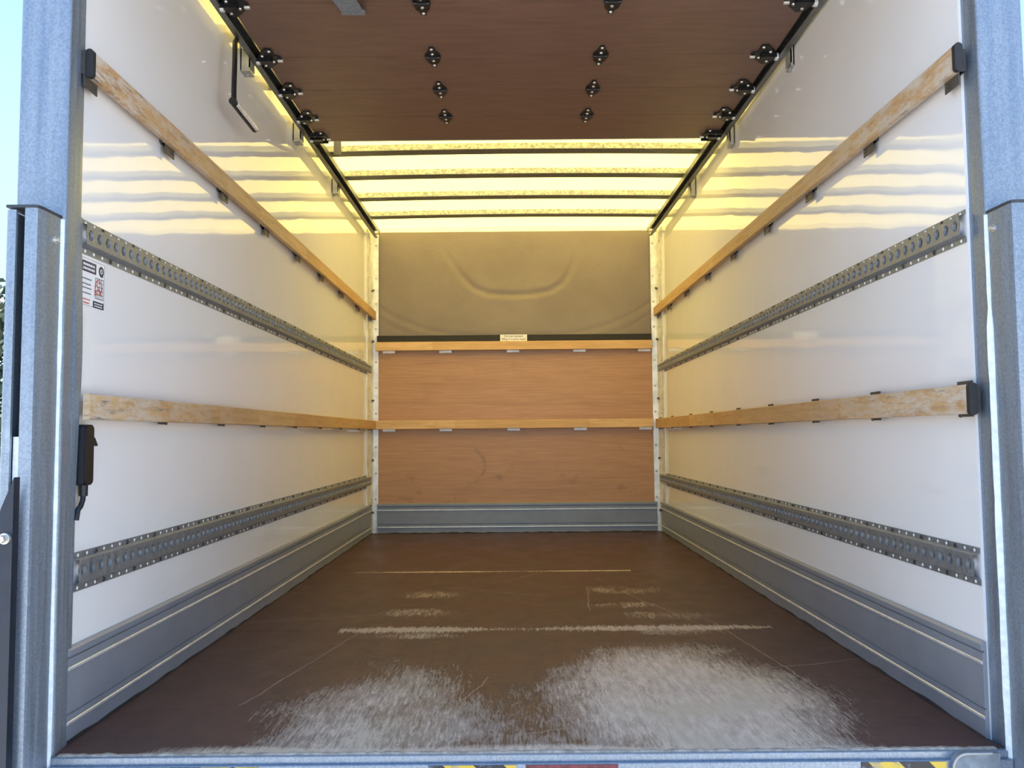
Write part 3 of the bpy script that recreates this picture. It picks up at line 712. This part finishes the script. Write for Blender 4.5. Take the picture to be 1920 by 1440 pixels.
# ------------------------------------------------------------------ sill
sill = empty('rear_sill', 'galvanised sill across the rear edge of the floor with hazard tape', 'sill')
MB().prism([(1.776, -.0145), (1.776, -.002), (1.778, -.0005), (1.789, -.0005), (1.789, -.06), (1.776, -.06)], YZX, -.983, 1.003).build('edge_channel', GALV, sill)
MB().prism([(1.766, -.20), (1.766, -.017), (1.768, -.0155), (1.7758, -.0155), (1.7758, -.20)], YZX, -.983, 1.003).build('lower_beam', GALV, sill)
for x0, x1, m in ((-.86, -.77, NAVY), (-.77, -.60, HAZ), (-.598, -.55, plain('yellow_tape', (.62, .42, .04), .5, 0, .35, 60)), (.00, .19, plain('maroon_tape', (.16, .03, .035), .5, 0, .3, 60)), (.69, .865, HAZ), (-.20, -.02, HAZ)):
    MB().box(x0, x1, 1.7645, 1.766, -.09, -.0175).build('tape_strip', m, sill)
# chewed pale lip of the floor edge
k = 160; mb = MB(); rr = random.Random(11)
for i in range(k + 1):
    x = -.975 + 1.955 * i / k; w = 1.792 + rr.random() * .007; h = .0008 + .0024 * rr.random()
    mb.v += [(x, 1.782, -.0004), (x, 1.786, h), (x, w, h * .7)]
for i in range(k):
    q = i * 3; mb.f += [(q, q + 1, q + 4, q + 3), (q + 1, q + 2, q + 5, q + 4)]
mb.build('worn_lip', plain('bare_wood_lip', (.40, .35, .29), .7, 0, .3, 50), sill)
# rubber buffer at the right end of the sill
buf = empty('sill_buffer', 'grey rubber buffer with rounded corner at the right end of the sill', 'buffer')
def arc(cx, cz, r, a0, a1, n=8): return [(cx + r * math.cos(math.radians(a0 + (a1 - a0) * i / n)), cz + r * math.sin(math.radians(a0 + (a1 - a0) * i / n))) for i in range(n + 1)]
pad = MB().prism([(.972, -.12), (.972, .001)] + arc(.905, -.029, .030, 90, 180) + [(.875, -.12)], XZY, 1.757, 1.7755).build('pad', BUFF, buf, smooth=40)
mb = MB(); mb.tube([(.955, 1.756, .001)] + [(x, 1.756, z) for x, z in arc(.905, -.029, .030, 90, 180, 12)] + [(.875, 1.756, -.12)], .0026, 8); mb.build('rim', BRKT, pad, smooth=50)
# catch block on the right column
cat = empty('lift_catch', 'dark steel catch block with bolt at the foot of the right column', 'catch')
MB().prism([(1.0, -.30), (1.0, .010), (1.006, .016), (1.06, -.006), (1.06, -.30)], XZY, 1.655, 1.6878).build('block', DARKM, cat)
b = MB(); b.cyl((1.018, 1.655, -.012), (1.018, 1.645, -.012), .009, 6); b.build('bolt', BOLT, cat)
b = MB(); b.cyl((1.006, 1.655, -.046), (1.006, 1.646, -.046), .011, 14); b.build('washer', BOLT, cat, smooth=30)

# ------------------------------------------------------------------ tree beyond the yard
LEAF = plain('dark_leaves', (.022, .045, .018), .6, 0, .5, 3)
BARK = plain('bark', (.10, .075, .055), .9)
tree = empty('tree', 'dark leafy tree standing beyond the yard left of the van', 'tree'); tree.location = (-14.2, 20, -.95)
MB().tube([(0, 0, -.05), (.1, 0, 1.2), (.0, .1, 2.6), (.2, 0, 4.2)], .22, 10).build('trunk', BARK, tree, smooth=50)
rr = random.Random(21); mb = MB()
lobes = [(0, 0, 4.2, 2.1), (1.1, .3, 3.3, 1.6), (-1.2, .2, 3.2, 1.7), (.2, -.9, 2.6, 1.6), (1.3, -.2, 4.5, 1.2), (-.5, .5, 5.2, 1.2), (.9, .8, 2.0, 1.4), (-1.4, -.4, 2.0, 1.3), (1.5, .2, 1.3, 1.0)]
for i in range(5200):
    cx, cy, cz, r = lobes[i % len(lobes)]
    d = Vector((rr.gauss(0, 1), rr.gauss(0, 1), rr.gauss(0, 1))).normalized() * r * (rr.random() ** .35)
    p = Vector((cx, cy, cz)) + d; a = Vector((rr.gauss(0, 1), rr.gauss(0, 1), rr.gauss(0, 1))).normalized(); b_ = a.orthogonal().normalized(); s_ = rr.uniform(.10, .20)
    mb.add([p - a * s_, p + b_ * s_ * .55, p + a * s_, p - b_ * s_ * .55], [(0, 1, 2, 3)])
tag(mb.build('foliage', LEAF, tree), kind='stuff')
